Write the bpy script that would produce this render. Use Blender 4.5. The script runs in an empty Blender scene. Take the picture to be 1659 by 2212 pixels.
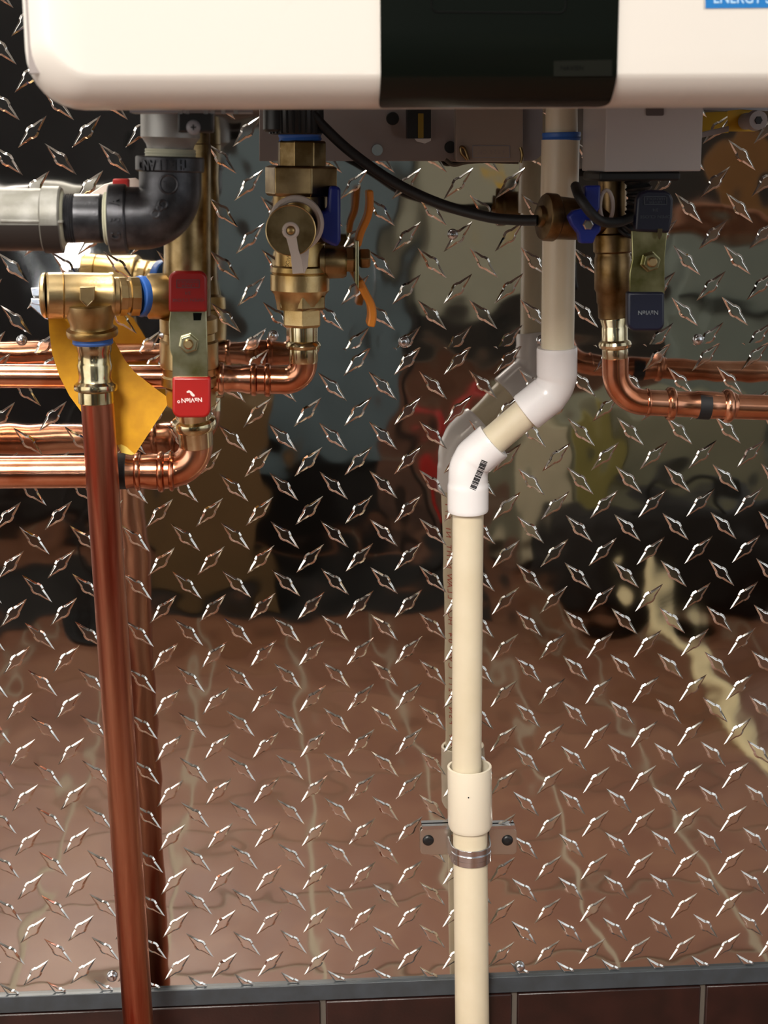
import bpy, bmesh, math, random
from mathutils import Vector, Matrix
random.seed(7)
S = bpy.context.scene
COL = S.collection

# ------------------------------------------------------------------ camera
F_PX = 3324.0; CX, CY = 829.5, 1106.0
R = Matrix(((0.997769203751522, -0.0664990661198641, -0.005872840048873107),
            (-0.020599347920879293, -0.22300658083899333, -0.9745992672723164),
            (0.06350025913559938, 0.9725461115585664, -0.22387893599448844)))   # world -> camera (x right, y down, z forward)
CAM = Vector((0.19639747, -1.07362085, 0.59983413))
cd = bpy.data.cameras.new('camera'); cam = bpy.data.objects.new('camera', cd); COL.objects.link(cam)
cd.sensor_fit = 'VERTICAL'; cd.sensor_height = 24.0; cd.sensor_width = 18.0
cd.lens = 24.0 * F_PX / 2212.0
cd.clip_start = 0.01; cd.clip_end = 50
cd.dof.use_dof = True; cd.dof.focus_distance = 1.08; cd.dof.aperture_fstop = 10.0
Rb = Matrix(((1, 0, 0), (0, -1, 0), (0, 0, -1))) @ R
cam.matrix_world = Matrix.Translation(CAM) @ Rb.transposed().to_4x4()
S.camera = cam

# ------------------------------------------------------------------ world, lights, exposure
w = bpy.data.worlds.new('world'); S.world = w; w.use_nodes = True
bg = w.node_tree.nodes['Background']; bg.inputs[0].default_value = (0.80, 0.86, 1.0, 1); bg.inputs[1].default_value = 0.02
S.view_settings.view_transform = 'Standard'; S.view_settings.look = 'None'
S.view_settings.gamma = 1.0; S.view_settings.exposure = 0.0; S.view_settings.use_curve_mapping = False
def area(name, loc, target, size, power, color, sy=None):
    l = bpy.data.lights.new(name, 'AREA'); l.energy = power; l.color = color
    l.shape = 'RECTANGLE'; l.size = size; l.size_y = sy or size
    o = bpy.data.objects.new(name, l); COL.objects.link(o); o.location = loc
    o.rotation_euler = (Vector(target) - Vector(loc)).to_track_quat('-Z', 'Y').to_euler()
    return o
area('overhead_left_light', (-0.55, -0.40, 2.2), (0.1, -0.1, 0.4), 0.5, 34, (1.0, 0.95, 0.86))
kl = area('front_work_light', (-0.40, -2.5, 2.05), (0.18, -0.1, 0.30), 0.7, 9.5, (1.0, 0.945, 0.86)); kl.data.spread = math.radians(52)
area('left_fill_light', (-2.15, -2.5, 1.05), (0.6, -2.0, 0.75), 3.6, 50, (1.0, 0.96, 0.89), 2.4)  # broad area light added for the diamond edges, standing in for a bright wall
area('right_fill_light', (2.9, -2.7, 1.15), (0.6, -2.2, 0.9), 3.8, 17, (0.92, 0.97, 1.0), 2.6)  # added cool fill, stands for a pale wall lighting right-facing edges
area('high_front_fill_light', (0.2, -4.9, 2.0), (0.3, 0.0, 0.3), 5.6, 13, (1.0, 0.97, 0.90), 1.2)  # added strip light, brightens upward-facing diamond edges; front wall has no window
area('right_fill_light', (2.9, -2.9, 1.0), (0.3, 0.0, 0.3), 2.6, 9.5, (0.92, 0.97, 1.0), 2.1)  # second added fill from the right, also for the diamond edges

# ------------------------------------------------------------------ helpers: pixels of the photo -> metres
def V(x, y, d):
    """point seen at photo pixel (x, y) lying d mm in front of the wall"""
    v = R.transposed() @ Vector(((x - CX) / F_PX, (y - CY) / F_PX, 1.0))
    t = (-d * 0.001 - CAM.y) / v.y
    return CAM + v * t
def px(x, y, d):
    """metres covered by one pixel there"""
    return (R @ (V(x, y, d) - CAM)).z / F_PX

def lin(h):
    h = h.lstrip('#'); c = [int(h[i:i+2], 16) / 255 for i in (0, 2, 4)]
    return tuple((v / 12.92 if v <= 0.04045 else ((v + 0.055) / 1.055) ** 2.4) for v in c) + (1,)

def mat(name, color, metal=0.0, rough=0.5, var=None, vscale=60, bump=0.0, bscale=400, coat=0.0, spec=0.5, stretch=None, rvar=0.0, bdetail=3):
    m = bpy.data.materials.new(name); m.use_nodes = True
    nt = m.node_tree; b = nt.nodes['Principled BSDF']
    c = lin(color) if isinstance(color, str) else tuple(color) + (1,)
    b.inputs['Base Color'].default_value = c
    b.inputs['Metallic'].default_value = metal; b.inputs['Roughness'].default_value = rough
    b.inputs['Specular IOR Level'].default_value = spec
    if coat: b.inputs['Coat Weight'].default_value = coat; b.inputs['Coat Roughness'].default_value = 0.08
    tc = nt.nodes.new('ShaderNodeTexCoord'); mp = nt.nodes.new('ShaderNodeMapping')
    geo = nt.nodes.new('ShaderNodeNewGeometry')
    nt.links.new(geo.outputs['Position'], mp.inputs['Vector'])
    if stretch: mp.inputs['Scale'].default_value = stretch
    if var:
        n = nt.nodes.new('ShaderNodeTexNoise'); n.inputs['Scale'].default_value = vscale; n.inputs['Detail'].default_value = 6
        r = nt.nodes.new('ShaderNodeValToRGB'); r.color_ramp.elements[0].position = 0.38; r.color_ramp.elements[1].position = 0.66
        r.color_ramp.elements[0].color = lin(var); r.color_ramp.elements[1].color = c
        nt.links.new(mp.outputs[0], n.inputs['Vector']); nt.links.new(n.outputs['Fac'], r.inputs['Fac'])
        nt.links.new(r.outputs[0], b.inputs['Base Color'])
        if rvar:
            mr = nt.nodes.new('ShaderNodeMapRange'); mr.inputs['To Min'].default_value = rough + rvar; mr.inputs['To Max'].default_value = rough
            nt.links.new(n.outputs['Fac'], mr.inputs['Value']); nt.links.new(mr.outputs[0], b.inputs['Roughness'])
    if bump:
        n2 = nt.nodes.new('ShaderNodeTexNoise'); n2.inputs['Scale'].default_value = bscale; n2.inputs['Detail'].default_value = bdetail
        bp = nt.nodes.new('ShaderNodeBump'); bp.inputs['Distance'].default_value = bump; bp.inputs['Strength'].default_value = 1.0
        nt.links.new(mp.outputs[0], n2.inputs['Vector']); nt.links.new(n2.outputs['Fac'], bp.inputs['Height']); nt.links.new(bp.outputs[0], b.inputs['Normal'])
    return m

M = {}
M['mirror'] = mat('mirror_aluminium', (0.62, 0.60, 0.57), 1.0, 0.045, bump=0.0008, bscale=22, bdetail=1.0)
M['tread'] = mat('raised_tread_aluminium', (0.72, 0.70, 0.67), 1.0, 0.09)
M['copper'] = mat('bright_copper', (0.80, 0.44, 0.29), 1.0, 0.20, var='#b87453', vscale=30, bump=0.00002, bscale=120)
M['copper_streak'] = mat('flux_streaked_copper', (0.62, 0.31, 0.19), 1.0, 0.26, var='#8a3c2a', vscale=55, stretch=(1, 1, 0.06), rvar=0.15, bump=0.00002, bscale=200)
M['brass'] = mat('cast_brass', (0.62, 0.47, 0.25), 1.0, 0.34, var='#a88a55', vscale=40, bump=0.00006, bscale=900)
M['brass_dark'] = mat('dull_brass', (0.42, 0.31, 0.16), 1.0, 0.32, var='#6f5a38', vscale=50, bump=0.00003, bscale=700)
M['brass_shaded'] = mat('shaded_brass', (0.27, 0.18, 0.09), 1.0, 0.38, var='#57401f', vscale=50)  # brass darkened in its colour to carry the shade on the right valve
M['nickel'] = mat('pale_plated_brass', (0.78, 0.70, 0.50), 1.0, 0.16, var='#b5a67e', vscale=50)
M['plate'] = mat('zinc_plated_steel', (0.55, 0.53, 0.36), 1.0, 0.30, var='#7f7a4e', vscale=35)
M['steel'] = mat('bright_zinc_steel', (0.62, 0.64, 0.68), 1.0, 0.18)
M['alu'] = mat('cast_aluminium', (0.33, 0.33, 0.32), 0.6, 0.45, bump=0.00006, bscale=700)
M['galv'] = mat('galvanised_iron', (0.25, 0.245, 0.225), 0.3, 0.5, var='#6e6c64', vscale=70, bump=0.0001, bscale=600)
M['iron'] = mat('black_malleable_iron', (0.10, 0.10, 0.11), 0.7, 0.36, var='#2e2e31', vscale=60, bump=0.00008, bscale=700)
M['dope'] = mat('white_pipe_dope', '#b9b8a2', 0, 0.5, bump=0.0002, bscale=400)
M['white'] = mat('white_enamel', '#d9d3cc', 0, 0.32, coat=0.3)
M['black_gloss'] = mat('black_gloss_panel', '#080c09', 0, 0.22, spec=0.22)
M['black_line'] = mat('black_groove', '#030403', 0, 0.8, spec=0.1)
M['chassis'] = mat('grey_painted_steel', '#8b8280', 0, 0.45)
M['chassis2'] = mat('cool_grey_painted_steel', '#8a8a90', 0, 0.4)
M['box'] = mat('light_grey_box_steel', '#a9a29f', 0, 0.42, bump=0.00005, bscale=900)
M['pvc'] = mat('cream_pvc_pipe', '#d9cdb4', 0, 0.34, var='#d2c5aa', vscale=25)
M['pvcfit'] = mat('white_pvc_fitting', '#e6e2e2', 0, 0.22, coat=0.2)
M['pvcfit2'] = mat('cream_pvc_coupling', '#e2d8c4', 0, 0.3)
M['black'] = mat('black_plastic', '#101113', 0, 0.4)
M['rubber'] = mat('black_rubber', '#0c0c0d', 0, 0.55, bump=0.0001, bscale=500)
M['blue_tape'] = mat('blue_thread_seal', '#2f62b4', 0, 0.4)
M['blue_lever'] = mat('blue_plastic', '#12257e', 0, 0.35)
M['navy'] = mat('navy_vinyl', '#090e24', 0, 0.38)
M['red'] = mat('red_vinyl', '#94130f', 0, 0.36)
M['orange'] = mat('orange_vinyl', '#cc7a1e', 0, 0.4)
M['yellow'] = mat('yellow_paper', '#dba017', 0, 0.65, var='#c98f12', vscale=90)
M['strap'] = mat('translucent_white_plastic', '#c9bcb2', 0, 0.4)
M['print_white'] = mat('white_print', '#e8c9c4', 0, 0.5)
M['print_dim'] = mat('faint_print', '#5b4044', 0, 0.5)
M['print_dim2'] = mat('faint_grey_print', '#3a4048', 0, 0.5)
M['print_navy'] = mat('grey_print', '#666b70', 0, 0.5)
M['print_black'] = mat('black_print', '#0d0d10', 0, 0.6)
M['print_red'] = mat('red_print', '#b5412c', 0, 0.6)
M['sticker'] = mat('blue_sticker', '#1c6fb4', 0, 0.35)
M['sticker_text'] = mat('pale_blue_text', '#a9cbe6', 0, 0.4)
M['sticker_white'] = mat('white_sticker_edge', '#e7e6e4', 0, 0.4)
M['trim'] = mat('slate_trim', '#3b4147', 0, 0.45, var='#33383c', vscale=80)
M['basetile'] = mat('brown_quarry_base', '#2c1511', 0, 0.35, var='#1f0e0b', vscale=40, bump=0.0001, bscale=500)
M['floortile'] = mat('red_quarry_tile', '#855b43', 0, 0.42, var='#764b37', vscale=10, bump=0.0001, bscale=500)
M['grout'] = mat('grey_grout', '#a09480', 0, 0.85, bump=0.0002, bscale=600)
M['wall'] = mat('painted_wall', '#4a4642', 0, 0.8)

# ------------------------------------------------------------------ helpers: objects
WL = {}
def root(name, loc, label, cat, group=None):
    o = bpy.data.objects.new(name, None); COL.objects.link(o); o.location = loc; o.empty_display_size = 0.02
    o['label'] = label; o['category'] = cat
    if group: o['group'] = group
    WL[o.name] = Vector(loc); return o
def wloc(p): return WL[p.name] if p else Vector((0, 0, 0))
def fin(name, vs, fs, m, parent=None, smooth=True, angle=35, bevel=0, label=None, segs=2, kind=None, shared=None):
    vs = [Vector(v) for v in vs]
    c = Vector((0, 0, 0))
    for v in vs: c += v
    c /= max(1, len(vs))
    me = bpy.data.meshes.new(name)
    me.from_pydata([tuple(v - c) for v in vs], [], fs)
    bm = bmesh.new(); bm.from_mesh(me); bmesh.ops.recalc_face_normals(bm, faces=bm.faces); bm.to_mesh(me); bm.free()
    if isinstance(m, (list, tuple)):
        for q in m: me.materials.append(q)
    else: me.materials.append(m)
    if smooth:
        for p in me.polygons: p.use_smooth = True
        me.set_sharp_from_angle(angle=math.radians(angle))
    o = bpy.data.objects.new(name, me); COL.objects.link(o)
    o.location = c - wloc(parent)
    if parent: o.parent = parent
    WL[o.name] = c
    if bevel:
        b = o.modifiers.new('bevel', 'BEVEL'); b.width = bevel; b.segments = segs; b.limit_method = 'ANGLE'; b.angle_limit = math.radians(40)
        b.harden_normals = False
    if label: o['label'] = label
    if kind: o['kind'] = kind
    return o
class MB:
    def __init__(s): s.v = []; s.f = []
    def add(s, v, f):
        n = len(s.v); s.v += [Vector(q) for q in v]; s.f += [tuple(i + n for i in q) for q in f]
    def build(s, name, m, parent=None, **k): return fin(name, s.v, s.f, m, parent, **k)
def frame(ax):
    ax = ax.normalized(); up = Vector((0, 0, 1)) if abs(ax.z) < 0.9 else Vector((0, -1, 0))
    a = ax.cross(up).normalized(); b = ax.cross(a).normalized(); return a, b
def lathe_geo(A, B, prof, seg=40, rot=0.0, caps=True):
    """prof: list of (t 0..1 along A->B, radius m)"""
    A = Vector(A); B = Vector(B); ax = B - A; a, b = frame(ax); vs = []; fs = []
    for t, r in prof:
        c = A + ax * t
        for i in range(seg):
            th = 2 * math.pi * i / seg + rot
            vs.append(c + (a * math.cos(th) + b * math.sin(th)) * r)
    n = len(prof)
    for k in range(n - 1):
        for i in range(seg):
            j = (i + 1) % seg
            fs.append((k * seg + i, k * seg + j, (k + 1) * seg + j, (k + 1) * seg + i))
    if caps:
        fs.append(tuple(range(seg))); fs.append(tuple(range((n - 1) * seg, n * seg)))
    return vs, fs
def tube_geo(path, rad, seg=28, caps=True):
    path = [Vector(p) for p in path]; n = len(path)
    if not isinstance(rad, (list, tuple)): rad = [rad] * n
    vs = []; fs = []; prev = None
    for k in range(n):
        t = (path[min(n - 1, k + 1)] - path[max(0, k - 1)]).normalized()
        if prev is None: a, b = frame(t)
        else:
            a = (prev - t * prev.dot(t)).normalized(); b = t.cross(a).normalized()
        prev = a
        for i in range(seg):
            th = 2 * math.pi * i / seg
            vs.append(path[k] + (a * math.cos(th) + b * math.sin(th)) * rad[k])
    for k in range(n - 1):
        for i in range(seg):
            j = (i + 1) % seg
            fs.append((k * seg + i, k * seg + j, (k + 1) * seg + j, (k + 1) * seg + i))
    if caps: fs.append(tuple(range(seg))); fs.append(tuple(range((n - 1) * seg, n * seg)))
    return vs, fs
def bez(P, n=10):
    """Catmull-Rom through the points"""
    P = [Vector(p) for p in P]; out = []
    Q = [P[0] * 2 - P[1]] + P + [P[-1] * 2 - P[-2]]
    for k in range(1, len(Q) - 2):
        p0, p1, p2, p3 = Q[k-1:k+3]
        for i in range(n):
            t = i / n
            out.append(0.5 * ((2*p1) + (p2-p0)*t + (2*p0-5*p1+4*p2-p3)*t*t + (3*p1-p0-3*p2+p3)*t**3))
    out.append(P[-1]); return out
def fillet(P, rads, n=10):
    """polyline with rounded corners"""
    P = [Vector(p) for p in P]; out = [P[0]]
    for k in range(1, len(P) - 1):
        a = (P[k-1] - P[k]); b = (P[k+1] - P[k]); r = rads[k-1]
        da, db = a.normalized(), b.normalized(); th = da.angle(db); l = min(r / math.tan(th / 2), a.length * .98, b.length * .98)
        s, e = P[k] + da * l, P[k] + db * l
        rr = l * math.tan(th / 2); ctr = P[k] + (da + db).normalized() * (rr / math.sin(th / 2))
        u, v = s - ctr, e - ctr; ang = u.angle(v)
        for i in range(n + 1):
            t = i / n
            out.append(ctr + (u * math.sin((1 - t) * ang) + v * math.sin(t * ang)) / math.sin(ang))
    out.append(P[-1]); return out
def box_geo(x0, x1, y0, y1, z0, z1):
    v = [(x, y, z) for x in (x0, x1) for y in (y0, y1) for z in (z0, z1)]
    f = [(0, 1, 3, 2), (4, 6, 7, 5), (0, 4, 5, 1), (2, 3, 7, 6), (0, 2, 6, 4), (1, 5, 7, 3)]
    return v, f
def box(name, x0, x1, y0, y1, z0, z1, m, parent=None, **k):
    v, f = box_geo(x0, x1, y0, y1, z0, z1); k.setdefault('smooth', bool(k.get('bevel'))); return fin(name, v, f, m, parent, **k)
def prism_geo(front, off):
    n = len(front); vs = list(front) + [p + off for p in front]
    fs = [tuple(range(n)), tuple(range(2 * n - 1, n - 1, -1))] + [(i, (i + 1) % n, n + (i + 1) % n, n + i) for i in range(n)]
    return vs, fs
def ppoly(name, pts, d, t, m, parent=None, **k):
    """polygon traced at depth d mm (front face), t mm thick towards the wall"""
    v, f = prism_geo([V(x, y, d) for x, y in pts], Vector((0, t * 0.001, 0)))
    k.setdefault('smooth', bool(k.get('bevel'))); return fin(name, v, f, m, parent, **k)
def rrect(x0, y0, x1, y1, r, n=6, corners=(1, 1, 1, 1)):
    out = []
    for k, (cx, cy, a0) in enumerate(((x0 + r, y0 + r, 180), (x1 - r, y0 + r, 270), (x1 - r, y1 - r, 0), (x0 + r, y1 - r, 90))):
        if corners[k]:
            for i in range(n + 1):
                a = math.radians(a0 + 90 * i / n); out.append((cx + r * math.cos(a), cy + r * math.sin(a)))
        else: out.append(((x0, y0), (x1, y0), (x1, y1), (x0, y1))[k])
    return out
def lpx(name, a, b, d, prof, m, parent=None, seg=40, d2=None, rot=0.0, **k):
    """lathe along pixel line a->b; prof in pixels: (distance from a, radius)"""
    d2 = d if d2 is None else d2
    A, B = V(a[0], a[1], d), V(b[0], b[1], d2); L = math.hypot(b[0] - a[0], b[1] - a[1])
    s = px((a[0] + b[0]) / 2, (a[1] + b[1]) / 2, (d + d2) / 2)
    v, f = lathe_geo(A, B, [(t / L, r * s) for t, r in prof], seg, rot)
    if seg <= 8: k.setdefault('smooth', False); k.setdefault('bevel', 0.0006)
    return fin(name, v, f, m, parent, **k)
def ball(name, c, r, m, parent, sc=(1, 1, 1), **k):
    bm = bmesh.new(); bmesh.ops.create_uvsphere(bm, u_segments=20, v_segments=12, radius=1)
    vs = [Vector((v.co.x * r * sc[0], v.co.y * r * sc[1], v.co.z * r * sc[2])) + c for v in bm.verts]
    fs = [tuple(v.index for v in f.verts) for f in bm.faces]; bm.free()
    return fin(name, vs, fs, m, parent, **k)
def text(name, s, x, y, d, hpx, m, parent, rot=0.0, wide=1.0, flip=False, depth=0.0, bold=0.0, normal=None):
    """lettering of cap height hpx pixels centred at pixel (x, y) on a plane d mm off the wall, rot degrees clockwise in the picture"""
    cu = bpy.data.curves.new(name, 'FONT'); cu.body = s; cu.align_x = 'CENTER'; cu.align_y = 'CENTER'; cu.size = 1.0; cu.offset = bold; cu.extrude = depth
    t = bpy.data.objects.new(name, cu); COL.objects.link(t)
    bpy.context.view_layer.update()
    me = bpy.data.meshes.new_from_object(t.evaluated_get(bpy.context.evaluated_depsgraph_get()))
    bpy.data.objects.remove(t); k = hpx * px(x, y, d) / 0.69
    me.transform(Matrix.Rotation(math.radians(-rot), 4, 'Z') @ Matrix.Diagonal((k * wide * (-1 if flip else 1), k, k, 1)))
    me.transform(Matrix.Rotation(math.radians(90), 4, 'X'))
    me.materials.clear(); me.materials.append(m)
    o = bpy.data.objects.new(name, me); COL.objects.link(o); c = V(x, y, d)
    o.location = c - wloc(parent); o.parent = parent; WL[o.name] = c
    return o
def struct(o): o['kind'] = 'structure'; return o

# ------------------------------------------------------------------ setting: wall, sheets, trim, base, floor
Z_FLOOR = -0.180
PIT = 0.0355; UP = 0.0358
wall = struct(box('wall_back', -1.6, 2.4, 0.003, 0.10, Z_FLOOR, 2.6, M['wall']))
X0, X1 = -0.62, 1.25
lower = box('diamond_plate_sheet', X0, X1, 0.0, 0.0030, -0.025, 0.4735, M['mirror'], wall)
upper = box('diamond_plate_sheet', X0, X1, -0.0014, 0.0030, 0.4707, 1.25, M['mirror'], wall)

def diamond_geo(sgn):
    out = [(-14.6, 0), (-9, 1.6), (-3.6, 2.95), (-2.7, 3.8), (0, 4.5), (2.7, 3.8), (3.6, 2.95), (9, 1.6), (14.6, 0)]
    out = out + [(u, -v) for u, v in reversed(out[1:-1])]
    n = len(out); vs = []; fs = []
    rings = [(0.0, 0.0), (1.2, 0.76), (1.65, 0.88), (1.9, 0.88)]
    for ins, h in rings:
        for u, v in out:
            vv = math.copysign(max(abs(v) - ins * (1.0 if abs(v) > 1.6 else 0.62), 0.0), v) if v else 0.0
            uu = u * (1 - ins * (0.16 if abs(u) > 12 else 0.06))
            c, s = math.cos(math.radians(46)), math.sin(math.radians(46))
            x, z = uu * c - vv * s, uu * s + vv * c
            vs.append(Vector((sgn * x * 0.001, -h * 0.001, z * 0.001)))
    for k in range(len(rings) - 1):
        for i in range(n):
            j = (i + 1) % n; fs.append((k * n + i, k * n + j, (k + 1) * n + j, (k + 1) * n + i))
    fs.append(tuple(range((len(rings) - 1) * n, len(rings) * n)))
    return vs, fs
DG = {1: diamond_geo(1), -1: diamond_geo(-1)}
def d_mesh(sgn):
    vs, fs = DG[sgn]; me = bpy.data.meshes.new('raised_diamond'); me.from_pydata([tuple(v) for v in vs], [], fs)
    bm = bmesh.new(); bm.from_mesh(me); bmesh.ops.recalc_face_normals(bm, faces=bm.faces)
    bm.normal_update()
    bm.to_mesh(me); bm.free()
    me.materials.append(M['tread'])
    for p in me.polygons: p.use_smooth = True
    me.set_sharp_from_angle(angle=math.radians(15))
    return me
DM = {1: d_mesh(1), -1: d_mesh(-1)}
def inframe(P, pad=30):
    q = R @ (P - CAM); x, y = q.x / q.z * F_PX + CX, q.y / q.z * F_PX + CY
    return -pad < x < 1659 + pad and -pad < y < 2212 + pad, q.z
def lay(sheet, y, zlo, zhi, fn, ymin_px):
    cand = []; rest = MB()
    for i in range(-26, 40):
        for j in range(-30, 30):
            for sgn, o in ((1, 0.0), (-1, 0.5)):
                P = fn(i + o, j + o); P.y = y
                if not (X0 + .02 < P.x < X1 - .02) or not (zlo - 0.0105 < P.z < zhi + 0.0105): continue
                whole = zlo + 0.0105 < P.z < zhi - 0.0105
                ok, zc = inframe(P)
                q = R @ (P - CAM); yy = q.y / q.z * F_PX + CY
                cand.append((0 if (ok and whole and yy > ymin_px) else 1, zc, P, sgn, whole))
    cand.sort(key=lambda c: (c[0], c[1]))
    for k, (cls, zc, P, sgn, whole) in enumerate(cand):
        if k < 300 and cls == 0:
            o = bpy.data.objects.new('raised_diamond', DM[sgn]); COL.objects.link(o); o.parent = sheet
            o.location = P - wloc(sheet)
        else:
            vs, fs = DG[sgn]
            if whole: rest.add([v + P for v in vs], fs)
            else:
                me = bpy.data.meshes.new('t'); me.from_pydata([tuple(v + P) for v in vs], [], fs); bm = bmesh.new(); bm.from_mesh(me)
                zc_, nz = (zlo, -1) if P.z - zlo < 0.0105 else (zhi, 1)
                bmesh.ops.bisect_plane(bm, geom=bm.verts[:] + bm.edges[:] + bm.faces[:], plane_co=(0, 0, zc_), plane_no=(0, 0, nz), clear_outer=True)
                bm.verts.index_update(); rest.add([v.co.copy() for v in bm.verts], [tuple(v.index for v in f.verts) for f in bm.faces]); bm.free()
                bpy.data.meshes.remove(me)
    rest.build('raised_diamond', M['tread'], sheet, kind='stuff', angle=15)
lay(lower, 0.0, -0.0165, 0.4735, lambda i, j: Vector((i * PIT, 0, j * PIT)), 700)
lay(upper, -0.0014, 0.4707, 1.25, lambda i, j: Vector((0.03237 + UP * i, 0, 0.61859 + UP * j)), 180)
def screw(x, y, d, r, m, parent, cross=True, depth=1.4):
    c = V(x, y, d); s = px(x, y, d) * r
    vs, fs = lathe_geo(c + Vector((0, 0.0005, 0)), c + Vector((0, -depth * 0.001, 0)), [(0, s), (0.45, s * 0.97), (0.8, s * 0.75), (1.0, s * 0.42)], 20)
    o = fin('screw', vs, fs, m, parent, angle=60)
    if cross:
        mb = MB(); e = s * 0.36; t = s * 0.09
        mb.add(*box_geo(c.x - e, c.x + e, c.y - (depth + .1) * .001, c.y - depth * .0008, c.z - t, c.z + t))
        mb.add(*box_geo(c.x - t, c.x + t, c.y - (depth + .12) * .001, c.y - depth * .0008, c.z - e, c.z + e))
        mb.build('screw_recess', M['print_black'], parent, smooth=False)
for x, y in ((47, 735), (590, 725), (978, 506), (1170, 735), (872, 738), (1508, 733)):
    screw(x, y, 1.5, 12, M['steel'], upper, False, 3.2)
for x, y in ((242, 2109), (1122, 2088)): screw(x, y, 0.5, 12, M['steel'], lower, False, 3.2)

trim = struct(box('trim_1', -1.6, 2.4, -0.004, 0.010, -0.0305, -0.0170, M['trim'], None, bevel=0.0006))
base = struct(box('baseboard_back', -1.6, 2.4, -0.0005, 0.010, Z_FLOOR, -0.0300, mat('dark_grout', '#5e564e', 0, 0.85)))
for k in range(-7, 8):
    xa = 0.2168 + k * 0.1487
    o = box('tile', xa + 0.0022, xa + 0.1465, -0.0045, 0.004, Z_FLOOR + 0.003, -0.0315, M['basetile'], base, bevel=0.0012)
floor = struct(box('floor', -3.0, 3.6, -5.0, 0.0, Z_FLOOR - 0.05, Z_FLOOR - 0.001, M['grout']))
T = 0.1487
tv, tf = box_geo(-T/2 + .0035, T/2 - .0035, -T/2 + .0035, T/2 - .0035, -0.004, 0.001)
first = None
cnt = []
for a in range(-22, 24):
    for b_ in range(0, 33):
        cnt.append((abs(a * T + 0.01) * 0.75 + b_ * T, a, b_))
cnt.sort(); rest = MB()
for k, (_, a, b_) in enumerate(cnt):
    c = Vector((0.2168 - T/2 + a * T, -0.012 - T/2 - b_ * T, Z_FLOOR))
    if k < 300:
        if first is None:
            first = fin('tile', [Vector(v) + c for v in tv], tf, M['floortile'], floor, smooth=False)
            c0 = c.copy(); l0 = first.location.copy()
        else:
            o = first.copy(); COL.objects.link(o); o.location = l0 + (c - c0)
    else: rest.add([Vector(v) + c for v in tv], tf)
rest.build('tile', M['floortile'], floor, kind='stuff', smooth=False)
struct(box('ceiling', -3.0, 3.6, -5.0, 0.003, 2.72, 2.8, mat('ceiling_paint', '#ece8e0', 0, 0.9)))
struct(box('wall_left', -3.1, -3.0, -5.0, 0.003, Z_FLOOR, 2.72, mat('left_wall_paint', '#b9b2a6', 0, 0.9)))
struct(box('wall_right', 3.6, 3.7, -5.0, 0.003, Z_FLOOR, 2.72, mat('right_wall_paint', '#a9aaa6', 0, 0.9)))
struct(box('wall_front', -3.0, 3.6, -5.1, -5.0, Z_FLOOR, 2.7, mat('dark_room_wall', '#3a342e', 0, 0.8)))

# ------------------------------------------------------------------ water heater
H = root('water_heater', (0.31, -0.18, 0.626), 'white wall-hung tankless water heater with black control panel, above all the pipes', 'water heater')
HX0, HX1, HZ0, HZ1, DF, RF, RC = 0.0785, 0.5185, V(700, 235, 312).z, 1.25, 0.335, 0.014, 0.026
def hring(ins, y):
    out = []; r = max(RC - ins * 0.4, 0.004); x0, x1, z0, z1 = HX0 + ins, HX1 - ins, HZ0 + ins, HZ1 - ins
    for cx, cz, a0 in ((x0 + r, z0 + r, 180), (x1 - r, z0 + r, 270), (x1 - r, z1 - r, 0), (x0 + r, z1 - r, 90)):
        for i in range(9):
            a = math.radians(a0 + 90 * i / 8); out.append(Vector((cx + r * math.cos(a), y, cz + r * math.sin(a))))
    return out
RP_ = 0.033; F0, F1 = math.radians(35), math.radians(88); DROP = RP_ * (math.sin(F1) - math.sin(F0))
rings = [hring(0.003, -0.312), hring(0.003, -0.302), hring(0.0, -0.302)]
for k in range(0, 13):
    a = F1 + (F0 - F1) * k / 12; rings.append(hring(RP_ * (math.sin(F1) - math.sin(a)), -(DF - RP_ * (math.cos(F0) - math.cos(a)))))
rings.append(hring(DROP + 0.0012, -(DF + 0.0003)))
vs = [p for r_ in rings for p in r_]; n = len(rings[0]); fs = []
for k in range(len(rings) - 1):
    for i in range(n):
        j = (i + 1) % n; fs.append((k * n + i, k * n + j, (k + 1) * n + j, (k + 1) * n + i))
fs.append(tuple(range((len(rings) - 1) * n, len(rings) * n)))
fin('cover', vs, fs, M['white'], H, angle=50)
box('bottom_plate', HX0 + .0035, HX1 - .0035, -0.325, -0.0225, HZ0 + 0.016, HZ0 + 0.05, M['chassis'], H)
# black panel that follows the curve of the cover
xa, xb = V(822, 110, 337).x, V(1334, 110, 337).x
def surf(s, off):      # s metres from the start of the bottom curve, upwards positive
    if s >= 0: return Vector((0, -(DF + 0.0003 + off), HZ0 + DROP + s))
    a = F0 - s / RP_
    return Vector((0, -DF + RP_ * (math.cos(F0) - math.cos(a)) - off * math.cos(a), HZ0 + DROP + RP_ * (math.sin(F0) - math.sin(a)) - off * math.sin(a)))
S0, S1, RCN = -0.0215, 0.5, 0.006; nx, rows = 14, []
svals = [S0 + RCN * (1 - math.cos(math.radians(15 * k))) for k in range(7)] + [S0 + RCN + (0 - S0 - RCN) * k / 8 for k in range(1, 9)] + [0.02, 0.2, 0.4, S1]
vs, fs = [], []
for off in (0.0016, -0.0004):
    for s in svals:
        e = s - S0; ins = RCN - math.sqrt(max(RCN ** 2 - (RCN - e) ** 2, 0)) if e < RCN else 0
        for i in range(nx + 1):
            p = surf(s, off); p.x = xa + (0.3 * ins) + (xb - xa - 1.3 * ins) * i / nx; vs.append(p)
ns = len(svals); W_ = nx + 1
for o_ in (0, ns * W_):
    for k in range(ns - 1):
        for i in range(nx): fs.append((o_ + k * W_ + i, o_ + k * W_ + i + 1, o_ + (k + 1) * W_ + i + 1, o_ + (k + 1) * W_ + i))
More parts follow.
